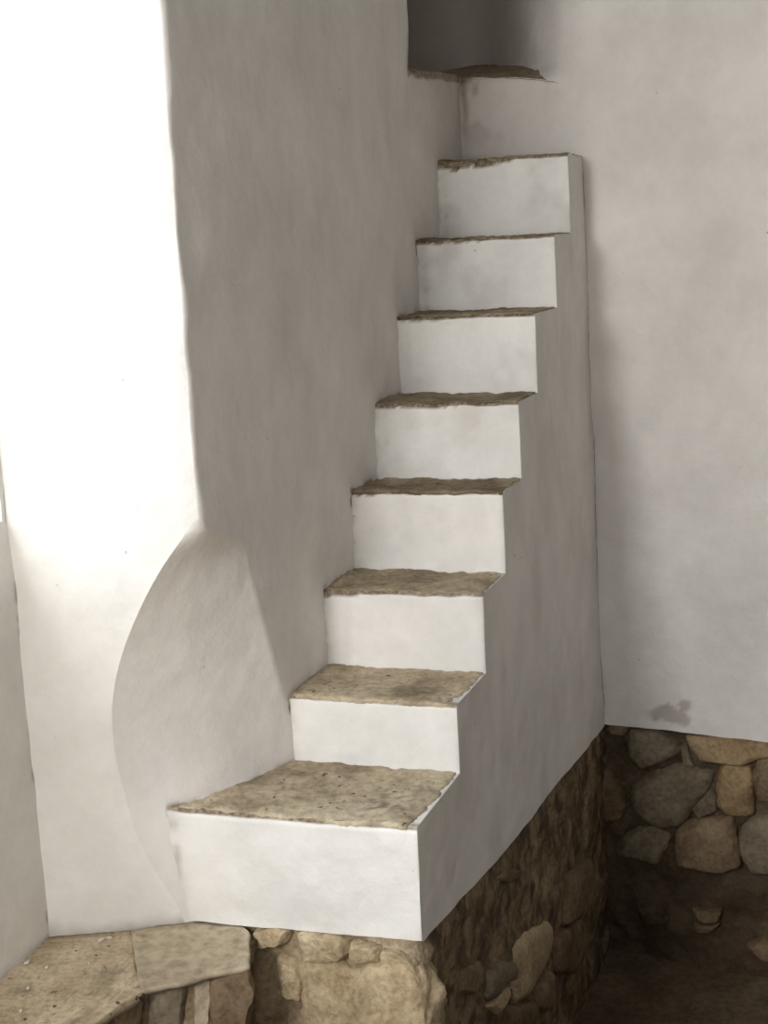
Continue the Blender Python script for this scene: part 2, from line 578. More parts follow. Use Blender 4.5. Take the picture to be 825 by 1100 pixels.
# chipped plaster along the top of each riser: (fraction from left, height in metres)
CHIP = [
    [(0, .008), (.3, .006), (.6, .004), (1, .002)],
    [(0, .010), (.05, .006), (.3, .003), (.7, .003), (1, .003)],
    [(0, .035), (.03, .022), (.1, .02), (.2, .012), (.26, .020), (.30, .004), (1, .002)],
    [(0, .010), (.2, .012), (.45, .008), (.7, .006), (1, .003)],
    [(0, .050), (.04, .040), (.07, .014), (.2, .016), (.5, .013), (.75, .008), (1, .003)],
    [(0, .030), (.06, .014), (.2, .012), (.5, .008), (.7, .006), (1, .002)],
    [(0, .022), (.1, .016), (.3, .013), (.55, .008), (.8, .004), (1, .003)],
    [(0, .034), (.1, .032), (.25, .028), (.45, .026), (.58, .022), (.66, .006), (.8, .003), (1, .003)],
]
LEFT = [(-.54, 3.152), (-.266, 3.419), (-.171, 3.67), (-.092, 3.886), (-.015, 4.081), (.064, 4.299), (.148, 4.588), (.238, 4.81)]
DBACK = D[1:] + [DC]


def back_d(k, l):
    """depth where the tread of step k ends, at lateral position l"""
    if k < 7:
        return np.full(np.shape(l), D[k + 1])
    # landing runs back to the right wall plane
    num = (RC @ RN)
    return (num - np.asarray(l) * (Q @ RN)) / (S @ RN)


for k in range(8):
    ll = np.array(LEFT[k]) @ Q[:2] - (0.05 if k else 0.045)
    nu = 70 if k == 0 else 56
    h = ZT[k] - ZB[k]
    zb = ZB[k] - (0.012 if k else 0.0)
    nr = 26
    rows = []
    bare = []
    stain_shade = []
    frac = np.linspace(0, 1, nu)
    frac = 1 - (1 - frac) ** 1.7
    top_wob = 0.0035 * fbm(np.stack([frac * 0.5, frac * 0 + k, frac * 0], -1), 14, 3, 5) * (1 - 0.6 * sm(frac, 0.9, 1))
    # noses sag a bit toward the left on the upper steps
    ztop = ZT[k] + top_wob
    rad = 0.010
    chip = np.interp(frac, [c[0] for c in CHIP[k]], [c[1] for c in CHIP[k]])
    for i in range(nr):
        f = i / (nr - 1)
        if k == 0:
            zbot = lut(frac, [(0, .008), (.1, .010), (.5, .012), (1, .018)]) + 0.003 * fbm(np.stack([frac * 4, frac * 0, frac * 0], -1), 3, 3, 9)
        else:
            zbot = np.full(nu, zb)
        z = zbot + (ztop - rad - zbot) * f
        l = ll + (lat(D[k], z) - ll) * frac
        edgek = np.sqrt(np.clip(1 - (1 - np.clip((1 - frac) * (lat(D[k], z) - ll) / 0.035, 0, 1)) ** 2.5, 0, 1))
        P0 = SQ(D[k], l, z)
        dsp = -und(P0, .007, 80 + k) * edgek + edge_wob(k, z) * (1 - edgek)
        dist = ztop - z
        nn = fbm(P0, 45, 3, 90)
        bz = sm(chip * (0.85 + 0.3 * nn) - dist + 0.002, 0, 0.003)
        rows.append(SQ(D[k] + dsp + 0.005 * bz * edgek, l, z))
        bare.append(bz)
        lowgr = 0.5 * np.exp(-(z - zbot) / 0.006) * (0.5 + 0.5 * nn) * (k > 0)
        soft = 0.16 * sm(fbm(P0, 7, 4, 95), 0.1, 0.8) * (1 if k >= 4 else 0.4)
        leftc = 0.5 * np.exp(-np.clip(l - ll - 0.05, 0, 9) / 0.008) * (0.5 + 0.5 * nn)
        seam = 0.38 * np.exp(-((l - ll - 0.080 - 0.003 * nn) / 0.0045) ** 2) * (k >= 4)
        stain_shade.append(np.clip(lowgr + soft + leftc + seam, 0, 1))
    for i in range(1, 6):
        a = i / 5 * math.pi / 2
        z = ztop - rad + rad * math.sin(a)
        l = ll + (lat(D[k], z) - ll) * frac
        edgek = np.sqrt(np.clip(1 - (1 - np.clip((1 - frac) * (lat(D[k], z) - ll) / 0.035, 0, 1)) ** 2.5, 0, 1))
        P0 = SQ(D[k], l, z)
        dsp = -und(P0, .007, 80 + k) * edgek + edge_wob(k, z) * (1 - edgek)
        rr_ = rad * (1 - math.cos(a))
        nn = fbm(P0, 45, 3, 90)
        bz = sm(chip * (1 + 0.4 * nn) + 0.001, 0, 0.004)
        rows.append(SQ(D[k] + dsp + rr_ + 0.005 * bz * edgek * math.cos(a), l, z))
        bare.append(bz)
        stain_shade.append(np.zeros(nu))
    for f in np.linspace(0, 1, 14)[1:]:
        l0 = ll + (lat(D[k], ztop) - ll) * frac
        e = back_d(k, l0) + 0.02
        d0 = D[k] + rad
        d = d0 + (e - d0) * f
        lr = lat(d, ZT[k])
        l = ll + (lr - ll) * frac
        rows.append(SQ(d, l, ztop - 0.001 - 0.011 * (1 - sm(frac, 0.86, 0.93)) * (f < 0.999)))
        bare.append(np.full(nu, 0.0))
        stain_shade.append(np.full(nu, 0.1))
    st_o = grid('step', np.array(rows), M_WHITE if k < 7 else M_WHITE, stair, {'bare': np.array(bare), 'stain_shade': np.array(stain_shade)}, flip=False)
    # worn earthen tread lying on the step, ragged along its nose and its open side
    nu2, nv2 = 80, 34
    fu = np.linspace(0, 1, nu2)
    fv = np.linspace(0, 1, nv2)
    FU, FV = np.meshgrid(fu, fv)
    bd = back_d(k, ll + 0.5 * FU) + 0.008
    seedp = np.stack([FU[0] * 5 + k * 9.1, FU[0] * 0, FU[0] * 0], -1)
    rag = 0.006 + 0.006 * fbm(seedp, 4, 4, 15, 0.65) - 0.004 * (FU[0] < .6) * (k >= 4)
    rag = np.clip(rag, -0.002, 0.03)
    d0 = D[k] + rag[None, :]
    dG = d0 + (bd - d0) * FV
    seedr = np.stack([FV[:, 0] * 4 + k * 5.3, FV[:, 0] * 0, FV[:, 0] * 0 + 3], -1)
    inset = {0: 0.008, 1: 0.006, 2: 0.004}.get(k, 0.003)
    if k >= 4:
        inset = 0.002
    ragr = np.clip(inset + inset * 0.9 * fbm(seedr, 4, 4, 25, 0.65), 0.0015 if k < 4 else 0.004, 0.05)
    if k == 0:
        ragr = ragr + 0.016 * sm(1 - FV[:, 0], 0.55, 1.0)
    if k == 1:
        ragr = ragr + 0.014 * sm(1 - FV[:, 0], 0.6, 1.0)
    lr = lat(dG, ZT[k]) - ragr[:, None]
    lG = ll + (lr - ll) * FU
    zt_i = np.interp(fu, frac, ztop)
    PT = SQ(dG, lG, zt_i[None, :] + 0.0035 + 0 * dG)
    bumpz = 0.0035 * fbm(PT, 11, 4, 35, 0.6) + 0.002 * fbm(PT, 60, 2, 36)
    rim = np.minimum(np.minimum(FV * 1.0 / 0.06, 1), np.minimum((1 - FU) / 0.03, 1))
    PT[..., 2] += bumpz * (0.4 + 0.6 * rim) - 0.003 * (1 - rim)
    if k >= 3:
        PT[..., 2] += 0.004 * (1 - rim) * sm(fbm(PT, 25, 3, 37), -0.2, 0.5)
    nst = fbm(PT, 9, 4, 38)
    st2 = 0.55 * sm(nst, 0.25, 0.9) * (1 - FV * 0.3)
    st2 = np.maximum(st2, 0.6 * np.exp(-np.clip(lG - ll - 0.05, 0, 9) / 0.010))
    st2 = np.maximum(st2, 0.5 * np.exp(-(1 - FV) * (np.mean(bd) - D[k]) / 0.008))
    if k == 0:
        cx = np.exp(-((FU - .86) / .1) ** 2 - ((FV - .35) / .3) ** 2)
        st2 = np.maximum(st2, 0.75 * cx * sm(fbm(PT, 40, 3, 39), -0.1, 0.5))
    if k == 4:
        st2 = np.maximum(st2, 0.7 * np.exp(-((FU - .9) / .06) ** 2 - ((FV - .3) / .3) ** 2))
    if k >= 3:
        st2 = np.maximum(st2, 0.52 + 0.25 * nst)
    elif k == 2:
        st2 = np.maximum(st2, 0.22 + 0.2 * nst)
    pale = 0.35 * np.exp(-FU / 0.06) * (k < 2) * np.clip(1 - np.exp(-np.clip(lG - ll - 0.05, 0, 9) / 0.01), 0, 1)
    # skirts down into the plaster on the nose and the open side
    SK = 0.010 if k < 4 else 0.004
    skf = PT[:1].copy(); skf[..., 2] -= SK; skf += S * 0.0005
    PT2 = np.concatenate([skf, PT])
    st2 = np.concatenate([np.clip(st2[:1] + 0.3, 0, 1), st2])
    pale = np.concatenate([pale[:1], pale])
    sks = PT2[:, -1:].copy(); sks[..., 2] -= SK
    PT2 = np.concatenate([PT2, sks], 1)
    st2 = np.concatenate([st2, st2[:, -1:]], 1)
    pale = np.concatenate([pale, pale[:, -1:]], 1)
    grid('tread', PT2, M_TREAD, st_o, {'stain_shade': np.clip(st2, 0, 1), 'pale': np.clip(pale, 0, 1)})['label'] = 'worn bare earth tread'

# topmost step: a shallow ledge in the right wall, with a sloped crumbling nose
nu, nr = 70, 24
u9 = np.linspace(-0.60, -0.035, nu)
f9 = np.clip((u9 + 0.465) / (u9[-1] + 0.465), 0, 1)
prow = 0.014 * (1 - sm(f9, 0.45, 0.95)) - 0.004
rows = []
att = []
fr9 = np.array([onpl(x, y, RC + RN * 0.012, RN) for x, y in ((440, 84), (520, 83), (555, 83), (580, 85), (600, 88), (622, 95))])
ztop9 = np.interp(u9, (fr9 - RC) @ RD, fr9[:, 2])
dep9 = 0.05 * sm(-u9, -0.02, 0.2) + 0.42 * sm(-u9, 0.06, 0.62)
zb9 = []
for q_, dq in zip(u9, dep9):
    pxs = [(430, 71), (520, 70), (555, 71), (580, 74.5), (600, 82), (622, 94)]
    bk = np.array([onpl(x, y, RC - RN * dq, RN) for x, y in pxs])
    zb9.append(np.interp(q_, (bk - RC) @ RD, bk[:, 2]))
zb9 = np.array(zb9)
for i in range(nr):
    f = i / (nr - 1)
    z = 1.862 + (ztop9 - 1.862) * f
    P0 = RC + u9[:, None] * RD + z[:, None] * np.array([0, 0, 1.0])
    off = und(P0, .006, 14) + prow * min(1, (1 - f) * 8 + 0.5)
    # blends away toward the right edge
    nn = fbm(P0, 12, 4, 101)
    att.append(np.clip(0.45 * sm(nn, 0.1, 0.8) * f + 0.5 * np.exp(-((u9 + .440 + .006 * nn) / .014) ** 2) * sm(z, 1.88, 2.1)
                       + 0.35 * np.exp(-((u9 + 0.12) / .10) ** 2) * sm(nn, -.1, .5) * sm(f, .45, .9) + 0.17, 0, 1) * (1 - sm(f9, .8, .97)))  # the constant term paints the landing's shade over this face
    rows.append(P0 + RN * off[:, None])
st9 = grid('step', np.array(rows), M_RIGHT, stair, {'stain_shade': np.array(att)})
rows = []
for i in range(14):
    f = i / 13
    depth = dep9 * f + 0.004 * f
    z = ztop9 - 0.004 * (1 - f) + (zb9 - ztop9) * f ** 0.8
    P0 = RC + u9[:, None] * RD + z[:, None] * np.array([0, 0, 1.0])
    nn = fbm(P0, 30, 3, 105)
    off = und(P0, .006, 14) + prow * 0.8 + 0.003 - depth + 0.003 * nn * (1 - sm(f9, .6, .9)) - 0.008 * sm(f9, .86, 1)
    P1 = P0 + RN * off[:, None]
    P1[:, 2] += 0.003 * nn * (1 - sm(f9, .6, .9))
    rows.append(P1)
grid('tread', np.array(rows), M_TREAD, st9, {'stain_shade': np.full((14, nu), 0.45)})['label'] = 'crumbling earthen ledge at the doorway'
rebase(stair)


# ------------------------------------------------------------------ stones
def stone(name, outline, origin, ax, ay, an, height, mat, parent, seed, sink=0.03, rough=1.0, label=None, flat=0.55, cut=(0.74, 0.93)):
    """outline in plane coordinates (m); a rounded irregular boulder face standing 'height' proud of the plane"""
    pts = np.array(outline, float)
    n = 72
    cl = np.concatenate([pts, pts[:1]])
    L = np.concatenate([[0], np.cumsum(np.linalg.norm(np.diff(cl, axis=0), axis=1))])
    t = np.linspace(0, L[-1], n, endpoint=False)
    ring = np.stack([np.interp(t, L, cl[:, 0]), np.interp(t, L, cl[:, 1])], -1)
    for _ in range(2):
        ring = 0.25 * np.roll(ring, 1, 0) + 0.5 * ring + 0.25 * np.roll(ring, -1, 0)
    c = ring.mean(0)
    ring = c + (ring - c) * 1.09
    rings = [(1.0, -sink), (1.02, -sink * 0.4), (1.0, 0.0)]
    for a in (0.06, 0.12, 0.18, 0.24, 0.3, 0.36, 0.43, 0.5, 0.57, 0.64, 0.71, 0.78, 0.84, 0.9, 0.95, 1.0):
        r = (1 - a ** 2.2) if False else math.cos(a * math.pi / 2) ** flat
        rings.append((max(r, 0.0), height * math.sin(a * math.pi / 2) ** 0.9))
    V = []
    for r, hh in rings[:-1]:
        for p in ring:
            q = c + (p - c) * r
            V.append(origin + ax * q[0] + ay * q[1] + an * hh)
    V.append(origin + ax * c[0] + ay * c[1] + an * height)
    V = np.array(V)
    dirv = V - (origin + ax * c[0] + ay * c[1] - an * sink)
    dirv = dirv / (np.linalg.norm(dirv, axis=1, keepdims=True) + 1e-9)
    size = np.sqrt(np.ptp(ring[:, 0]) * np.ptp(ring[:, 1]))
    V = V + dirv * (rough * (0.055 * size * fbm(V, 1.6 / size * 1.3, 3, seed) + 0.018 * size * fbm(V, 9 / size, 2, seed + 3)))[:, None]
    # broken faces: planes cut across the lump
    rg = np.random.RandomState(seed)
    mid_ = origin + ax * c[0] + ay * c[1]
    for q_ in range(9):
        e_ = rg.normal(size=2)
        e_ = e_ / np.linalg.norm(e_)
        tilt = rg.uniform(0.25, 1.3) if q_ < 6 else rg.uniform(0.0, 0.25)
        pn = (ax * e_[0] + ay * e_[1]) * math.sin(tilt) + an * math.cos(tilt)
        h_ = (V - mid_) @ pn
        lim = h_.max() * rg.uniform(*cut)
        over = np.clip(h_ - lim, 0, None)
        V = V - pn * (over * 0.88)[:, None]
    V = V + dirv * (0.012 * size * rough * fbm(V, 14 / size, 3, seed + 9))[:, None]
    faces = []
    m = len(rings) - 1
    for i in range(m - 1):
        for j in range(n):
            faces.append((i * n + j, i * n + (j + 1) % n, (i + 1) * n + (j + 1) % n, (i + 1) * n + j))
    for j in range(n):
        faces.append(((m - 1) * n + j, (m - 1) * n + (j + 1) % n, m * n))
    faces.append(tuple(range(n))[::-1])
    o = link(name, V, faces, mat, parent)
    if label:
        o['label'] = label
    return o


def plane_outline(px, p0, nrm, ax, org):
    out = []
    for x, y in px:
        P = onpl(x, y, p0, nrm)
        out.append(((P - org) @ ax, P[2] - org[2]))
    return out


ZV = np.array([0, 0, 1.0])
PITZ = -1.10

# ---- rubble below the right wall
rub = thing('rubble_wall', 'dark rubble stone footing under the right plastered wall, in the pit', 'stone wall', tuple(RC + RD * 0.9 + ZV * PITZ))
us2 = np.concatenate([np.arange(-0.12, 0.9, 0.011), np.arange(0.9, 3.01, 0.05)])
zr2 = np.linspace(PITZ - 0.03, -0.160, 84)
U2, Z2 = np.meshgrid(us2, zr2)
PW = RC + U2[..., None] * RD + Z2[..., None] * ZV
lump = 0.020 * fbm(PW, 7, 4, 120, 0.55) + 0.006 * fbm(PW, 35, 2, 121)
lip = sm(Z2, -0.20, -0.165)
PW = PW + RN * ((lump - 0.040) * (1 - lip) - 0.010 * lip)[..., None]
grid('mortar_core', PW, M_PIT, rub, {'stain_shade': np.clip(0.35 * sm(fbm(PW, 10, 3, 122), 0, .7) + 0.35 * sm(-Z2, .55, .75), 0, 1)})


def cv(pts_, ox, oy, s):
    return [(ox + s * a, oy + s * b) for a, b in pts_]


k1 = 185 / 825
RST = [
    ([(190, 340), (280, 300), (420, 285), (545, 320), (540, 390), (470, 470), (400, 560), (330, 570), (250, 545), (180, 490), (165, 430)], M_GREYST, .055),
    ([(160, 110), (300, 125), (380, 170), (390, 230), (300, 270), (200, 300), (170, 250), (150, 170)], M_GREYST, .04),
    ([(60, 84), (150, 95), (130, 140), (70, 130), (45, 108)], M_BROWN, .025),
    ([(440, 140), (600, 140), (840, 168), (840, 235), (700, 270), (600, 265), (510, 250), (460, 190)], M_OCHRE, .045),
    ([(590, 300), (640, 280), (730, 295), (755, 350), (750, 510), (640, 515), (585, 470), (580, 380)], M_OCHRE, .055),
    ([(765, 265), (840, 240), (960, 260), (960, 430), (860, 450), (780, 440), (755, 340)], M_BROWN, .045),
    ([(400, 590), (480, 545), (640, 530), (665, 600), (685, 760), (600, 785), (450, 780), (380, 750), (365, 670)], M_BROWN, .06),
    ([(90, 660), (190, 585), (270, 570), (345, 620), (340, 680), (290, 745), (180, 730), (100, 700)], M_GREYST, .045),
    ([(20, 310), (70, 330), (115, 400), (140, 480), (110, 545), (60, 560), (20, 530)], M_BROWN, .05),
    ([(700, 580), (760, 540), (960, 540), (980, 800), (740, 800), (700, 680)], M_GREYST, .05),
    ([(445, 480), (545, 400), (580, 440), (575, 500), (480, 535)], M_GREYST, .03),
    ([(400, 200), (430, 180), (450, 240), (470, 290), (420, 280)], M_GREYST, .02),
]
RST = [(cv(p, 640, 760, k1), m, h) for p, m, h in RST]
RST += [(cv(p, 640, 920, k1), m, h) for p, m, h in [
    ([(460, 260), (590, 270), (585, 315), (500, 318)], M_BROWN, .04),
    ([(470, 330), (585, 330), (560, 362), (480, 366)], M_BROWN, .035),
    ([(725, 430), (800, 400), (840, 420), (840, 500), (760, 480)], M_BROWN, .05),
    ([(190, 250), (330, 235), (340, 330), (220, 345)], M_PIT, .03)]]
for i, (p, m, h) in enumerate(RST):
    ol = plane_outline(p, RC - RN * 0.01, RN, RD, RC)
    stone('stone', ol, RC - RN * 0.030, RD, ZV, RN, h, m, rub, 200 + i, rough=0.7, cut=(0.84, 0.98))
# the same courses carried on to the right, past the edge of the photograph
for i in range(16):
    uu = 0.80 + (i % 4) * 0.24 + random.uniform(-.03, .03)
    zz_ = -0.28 - (i // 4) * 0.2 + random.uniform(-.02, .02)
    r = random.uniform(.075, .10)
    ol = [(uu + r * 1.1 * math.cos(a) * random.uniform(.85, 1.1), zz_ + r * .85 * math.sin(a) * random.uniform(.85, 1.1)) for a in np.linspace(0, 2 * math.pi, 9)[:-1]]
    stone('stone', ol, RC - RN * 0.03, RD, ZV, RN, .05, [M_GREYST, M_BROWN, M_OCHRE][i % 3], rub, 240 + i)
rebase(rub)

# ---- rubble base under the stairs
base = thing('rubble_base', 'rough rubble and earth foundation under the white staircase', 'stone foundation', (0.3, 3.6, PITZ))
# one skin: front face below the first riser, rounded corner, then the long flank face
FL = -0.385 * Q[0] - 3.15 * Q[1]
path = []
dF = D[0] + 0.012
lF = float(lat(D[0], 0.02))
ls = np.linspace(-1.45, lF - 0.05, 66)
for l in ls:
    path.append((dF, l))
for a in np.linspace(0, math.pi / 2, 8)[1:-1]:
    path.append((dF + 0.05 - 0.05 * math.cos(a), lF - 0.05 + 0.045 * math.sin(a)))
for d in np.linspace(dF + 0.05, DC + 0.05, 170):
    path.append((d, float(lat(d, -0.1)) - 0.006))
path = np.array(path)
nrm2 = np.zeros_like(path)
tg = np.gradient(path, axis=0)
nrm2[:, 0] = -tg[:, 1]
nrm2[:, 1] = tg[:, 0]
nrm2 /= np.linalg.norm(nrm2, axis=1, keepdims=True)
zb_ = np.where(path[:, 0] > dF + 0.001, bottom(path[:, 0]), 0.014) + 0.012
nz_ = 92
PB = np.zeros((nz_, len(path), 3))
stB = np.zeros((nz_, len(path)))
paB = np.zeros((nz_, len(path)))
isfront = np.clip(1 - (path[:, 0] - dF) / 0.06, 0, 1)
for i in range(nz_):
    f = i / (nz_ - 1)
    z = PITZ - 0.02 + (zb_ - PITZ + 0.02) * f
    P0 = SQ(path[:, 0], path[:, 1], z)
    depth = np.clip((zb_ - z) / 0.06, 0, 1)
    lump = (0.009 + 0.007 * isfront) * fbm(P0, 9, 3, 130, 0.5) + (0.0028 + 0.0032 * isfront) * fbm(P0, 40, 3, 131, 0.6)
    pocket = -(0.009 + 0.005 * isfront) * sm(fbm(P0, 24, 2, 132), 0.35, 0.8)
    bulge = 0.004 + 0.03 * sm(zb_ - z, 0.0, 0.25)
    out = (lump + pocket + bulge * isfront) * depth - 0.014 * (1 - depth) + 0.0 * z
    N3 = nrm2[:, 0][:, None] * S + nrm2[:, 1][:, None] * Q
    PB[i] = P0 + N3 * out[:, None]
    stB[i] = np.clip(0.85 * sm(fbm(P0 * np.array([1, 1, 0.6]), 26, 4, 133, 0.65), 0.1, 0.6) * (1 - 0.75 * isfront), 0, 1)
    paB[i] = np.clip(0.85 * isfront * sm(fbm(P0, 9, 3, 134), -.7, .2) * sm(path[:, 1], -1.27, -1.15), 0, 1)
grid('earth_core', PB, M_RUBBLE, base, {'stain_shade': stB, 'pale': paB})
k2 = 210 / 825
SN = None
flank_n = np.cross(ZV, (SQ(4.6, lat(4.6, -.3), 0.) - SQ(2.9, lat(2.9, -.3), 0.)))
flank_n = -flank_n / np.linalg.norm(flank_n)
flank_a = np.cross(flank_n, ZV)
f_org = SQ(2.9, lat(2.9, -.3), 0.)
if flank_n @ Q < 0:
    flank_n = -flank_n
flank_a = np.array([flank_n[1], -flank_n[0], 0]) * -1
SST = [
    ([(400, 560), (450, 490), (540, 440), (560, 470), (545, 570), (500, 650), (450, 740), (410, 770), (405, 650)], M_TAN, .022),
    ([(300, 650), (340, 600), (400, 610), (402, 670), (355, 690), (300, 760), (280, 720)], M_GREYST, .025),
    ([(335, 725), (385, 700), (368, 775), (330, 820), (290, 790)], M_TAN, .018),
    ([(640, 240), (715, 170), (715, 300), (690, 400), (620, 440), (630, 330)], M_BROWN, .035),
    ([(500, 700), (555, 640), (555, 740), (530, 810), (490, 790)], M_BROWN, .028),
    ([(370, 800), (490, 770), (505, 830), (480, 900), (380, 900)], M_BROWN, .03),
    ([(330, 250), (370, 215), (435, 215), (430, 240), (370, 270)], M_BROWN, .012),
    ([(580, 520), (680, 400), (700, 520), (660, 640), (590, 640)], M_BROWN, .022),
    ([(190, 640), (260, 600), (270, 680), (230, 740), (180, 720)], M_BROWN, .015),
]
for i, (p, m, h) in enumerate(SST):
    ol = plane_outline(cv(p, 450, 880, k2), f_org, flank_n, flank_a, f_org)
    stone('stone', ol, f_org - flank_n * 0.006, flank_a, ZV, flank_n, h * 1.15, m, base, 300 + i, rough=0.28, cut=(0.86, 0.98))
k3 = 220 / 825
fr_o = S * (D[0] - 0.012)
FST = [
    ([(185, 110), (260, 95), (350, 108), (430, 125), (445, 190), (380, 200), (300, 198), (210, 184)], M_TAN, .045, None),
    ([(435, 128), (500, 138), (560, 155), (560, 200), (500, 205), (440, 196)], M_TAN, .05, None),
    ([(245, 215), (300, 200), (450, 208), (560, 196), (660, 200), (725, 275), (740, 420), (735, 560), (600, 640), (330, 620), (250, 520), (245, 380)], M_TAN, .075, None),
    ([(560, 160), (630, 172), (690, 215), (715, 275), (640, 290), (570, 230)], M_TAN, .06, None),
    ([(130, 200), (200, 185), (240, 260), (242, 345), (175, 345), (145, 260)], M_TAN, .05, None),
    ([(45, 92), (110, 72), (180, 84), (172, 130), (110, 140), (60, 150)], M_TAN, .035, None),
]
FAX = Q
for i, (p, m, h, lab) in enumerate(FST):
    pp = cv(p, 260, 980, k3)
    ol = plane_outline(pp, fr_o, -S, Q, fr_o)
    stone('stone', ol, fr_o + S * 0.022, Q, ZV, -S, h, m, base, 330 + i, sink=0.05, rough=1.5, flat=0.34)
rebase(base)

# ------------------------------------------------------------------ stone ledge at lower left
ledge = thing('stone_ledge', 'low rough masonry ledge in the corner left of the lowest step', 'stone ledge', (-0.62, 2.9, PITZ))
LP = [onz(x, y, -0.015)[:2] for x, y in ((268, 1051), (205, 1058), (152, 1066), (128, 1083), (100, 1101))]
LP = [np.array([-.352, 3.13])] + [np.array(p) for p in LP] + [np.array([-.80, 2.45]), np.array([-.98, 2.0])]
# resample this plan line
LPa = np.array(LP)
Ls_ = np.concatenate([[0], np.cumsum(np.linalg.norm(np.diff(LPa, axis=0), axis=1))])
tt = np.linspace(0, Ls_[-1], 150)
pl = np.stack([np.interp(tt, Ls_, LPa[:, 0]), np.interp(tt, Ls_, LPa[:, 1])], -1)
for _ in range(3):
    pl[1:-1] = .25 * pl[:-2] + .5 * pl[1:-1] + .25 * pl[2:]
tg = np.gradient(pl, axis=0)
ln = np.stack([-tg[:, 1], tg[:, 0]], -1)
ln /= np.linalg.norm(ln, axis=1, keepdims=True)
if ln[60] @ np.array([1, -1]) < 0:
    ln = -ln
nz_ = 70
PLg = np.zeros((nz_, 150, 3))
for i in range(nz_):
    f = i / (nz_ - 1)
    z = PITZ - 0.02 + (-0.016 - PITZ + 0.02) * f
    P0 = np.concatenate([pl, np.full((150, 1), z)], 1)
    lump = 0.014 * fbm(P0, 9, 4, 140, .6) + 0.005 * fbm(P0, 40, 2, 141)
    PLg[i, :, :2] = pl + ln * (lump - 0.030)[:, None]
    PLg[i, :, 2] = z
# close the top under the slabs
back = np.array([[-.352, 3.16]] * 40 + [[-.62, 3.15]] * 40 + [[-.88, 3.13]] * 20 + [[-.96, 2.9]] * 20 + [[-1.08, 2.5]] * 15 + [[-1.2, 2.05]] * 15)
rows = [PLg[-1]]
for f in (0.25, .5, .75, 1.0):
    b_ = np.concatenate([pl * (1 - f) + back * f, np.full((150, 1), -0.018)], 1)
    rows.append(b_)
grid('earth_core', np.concatenate([PLg, np.array(rows[1:])]), M_RUBBLE, ledge)
k4 = 160 / 825
# stones of the ledge front, each on the face it belongs to
p_a = onz(268, 1051, -0.015)
p_b = onz(152, 1066, -0.015)
la = p_a - p_b
la[2] = 0
la /= np.linalg.norm(la)
lnm = np.array([la[1], -la[0], 0])
p_c = onz(100, 1101, -0.015)
lb = p_b - p_c
lb[2] = 0
lb /= np.linalg.norm(lb)
lnb = np.array([lb[1], -lb[0], 0])
GST = [
    ([(160, 560), (250, 535), (360, 525), (362, 640), (355, 760), (230, 860), (160, 800)], M_GREYST, .030, 0),
    ([(412, 512), (490, 503), (490, 620), (480, 820), (412, 830)], M_SLAB, .030, 0),
    ([(496, 500), (600, 475), (700, 455), (738, 575), (700, 640), (690, 800), (500, 830)], M_BROWN, .040, 0),
    ([(0, 640), (50, 585), (105, 545), (130, 640), (125, 830), (0, 860)], M_BROWN, .03, 1),
]
for i, (p, m, h, face) in enumerate(GST):
    a_, n_, o_ = (la, lnm, p_b) if face == 0 else (lb, lnb, p_c)
    ol = plane_outline(cv(p, 130, 960, k4), o_ - n_ * 0.012, n_, a_, o_)
    stone('stone', ol, o_ - n_ * 0.036, a_, ZV, n_, h, m, ledge, 360 + i, sink=.03, flat=0.3, rough=.8)
# lower courses of the ledge, below the frame
for i in range(12):
    row, col_ = divmod(i, 4)
    c_ = 0.02 + col_ * 0.075
    zc = -0.28 - row * 0.2
    ol = [(c_ + 0.04 * math.cos(a) * random.uniform(.85, 1.15), zc + 0.085 * math.sin(a) * random.uniform(.85, 1.1)) for a in np.linspace(0, 2 * math.pi, 9)[:-1]]
    stone('stone', ol, np.array([p_b[0], p_b[1], 0]) - lnm * 0.036, la, ZV, lnm, .035, [M_BROWN, M_GREYST, M_TAN][i % 3], ledge, 380 + i)
rebase(ledge)


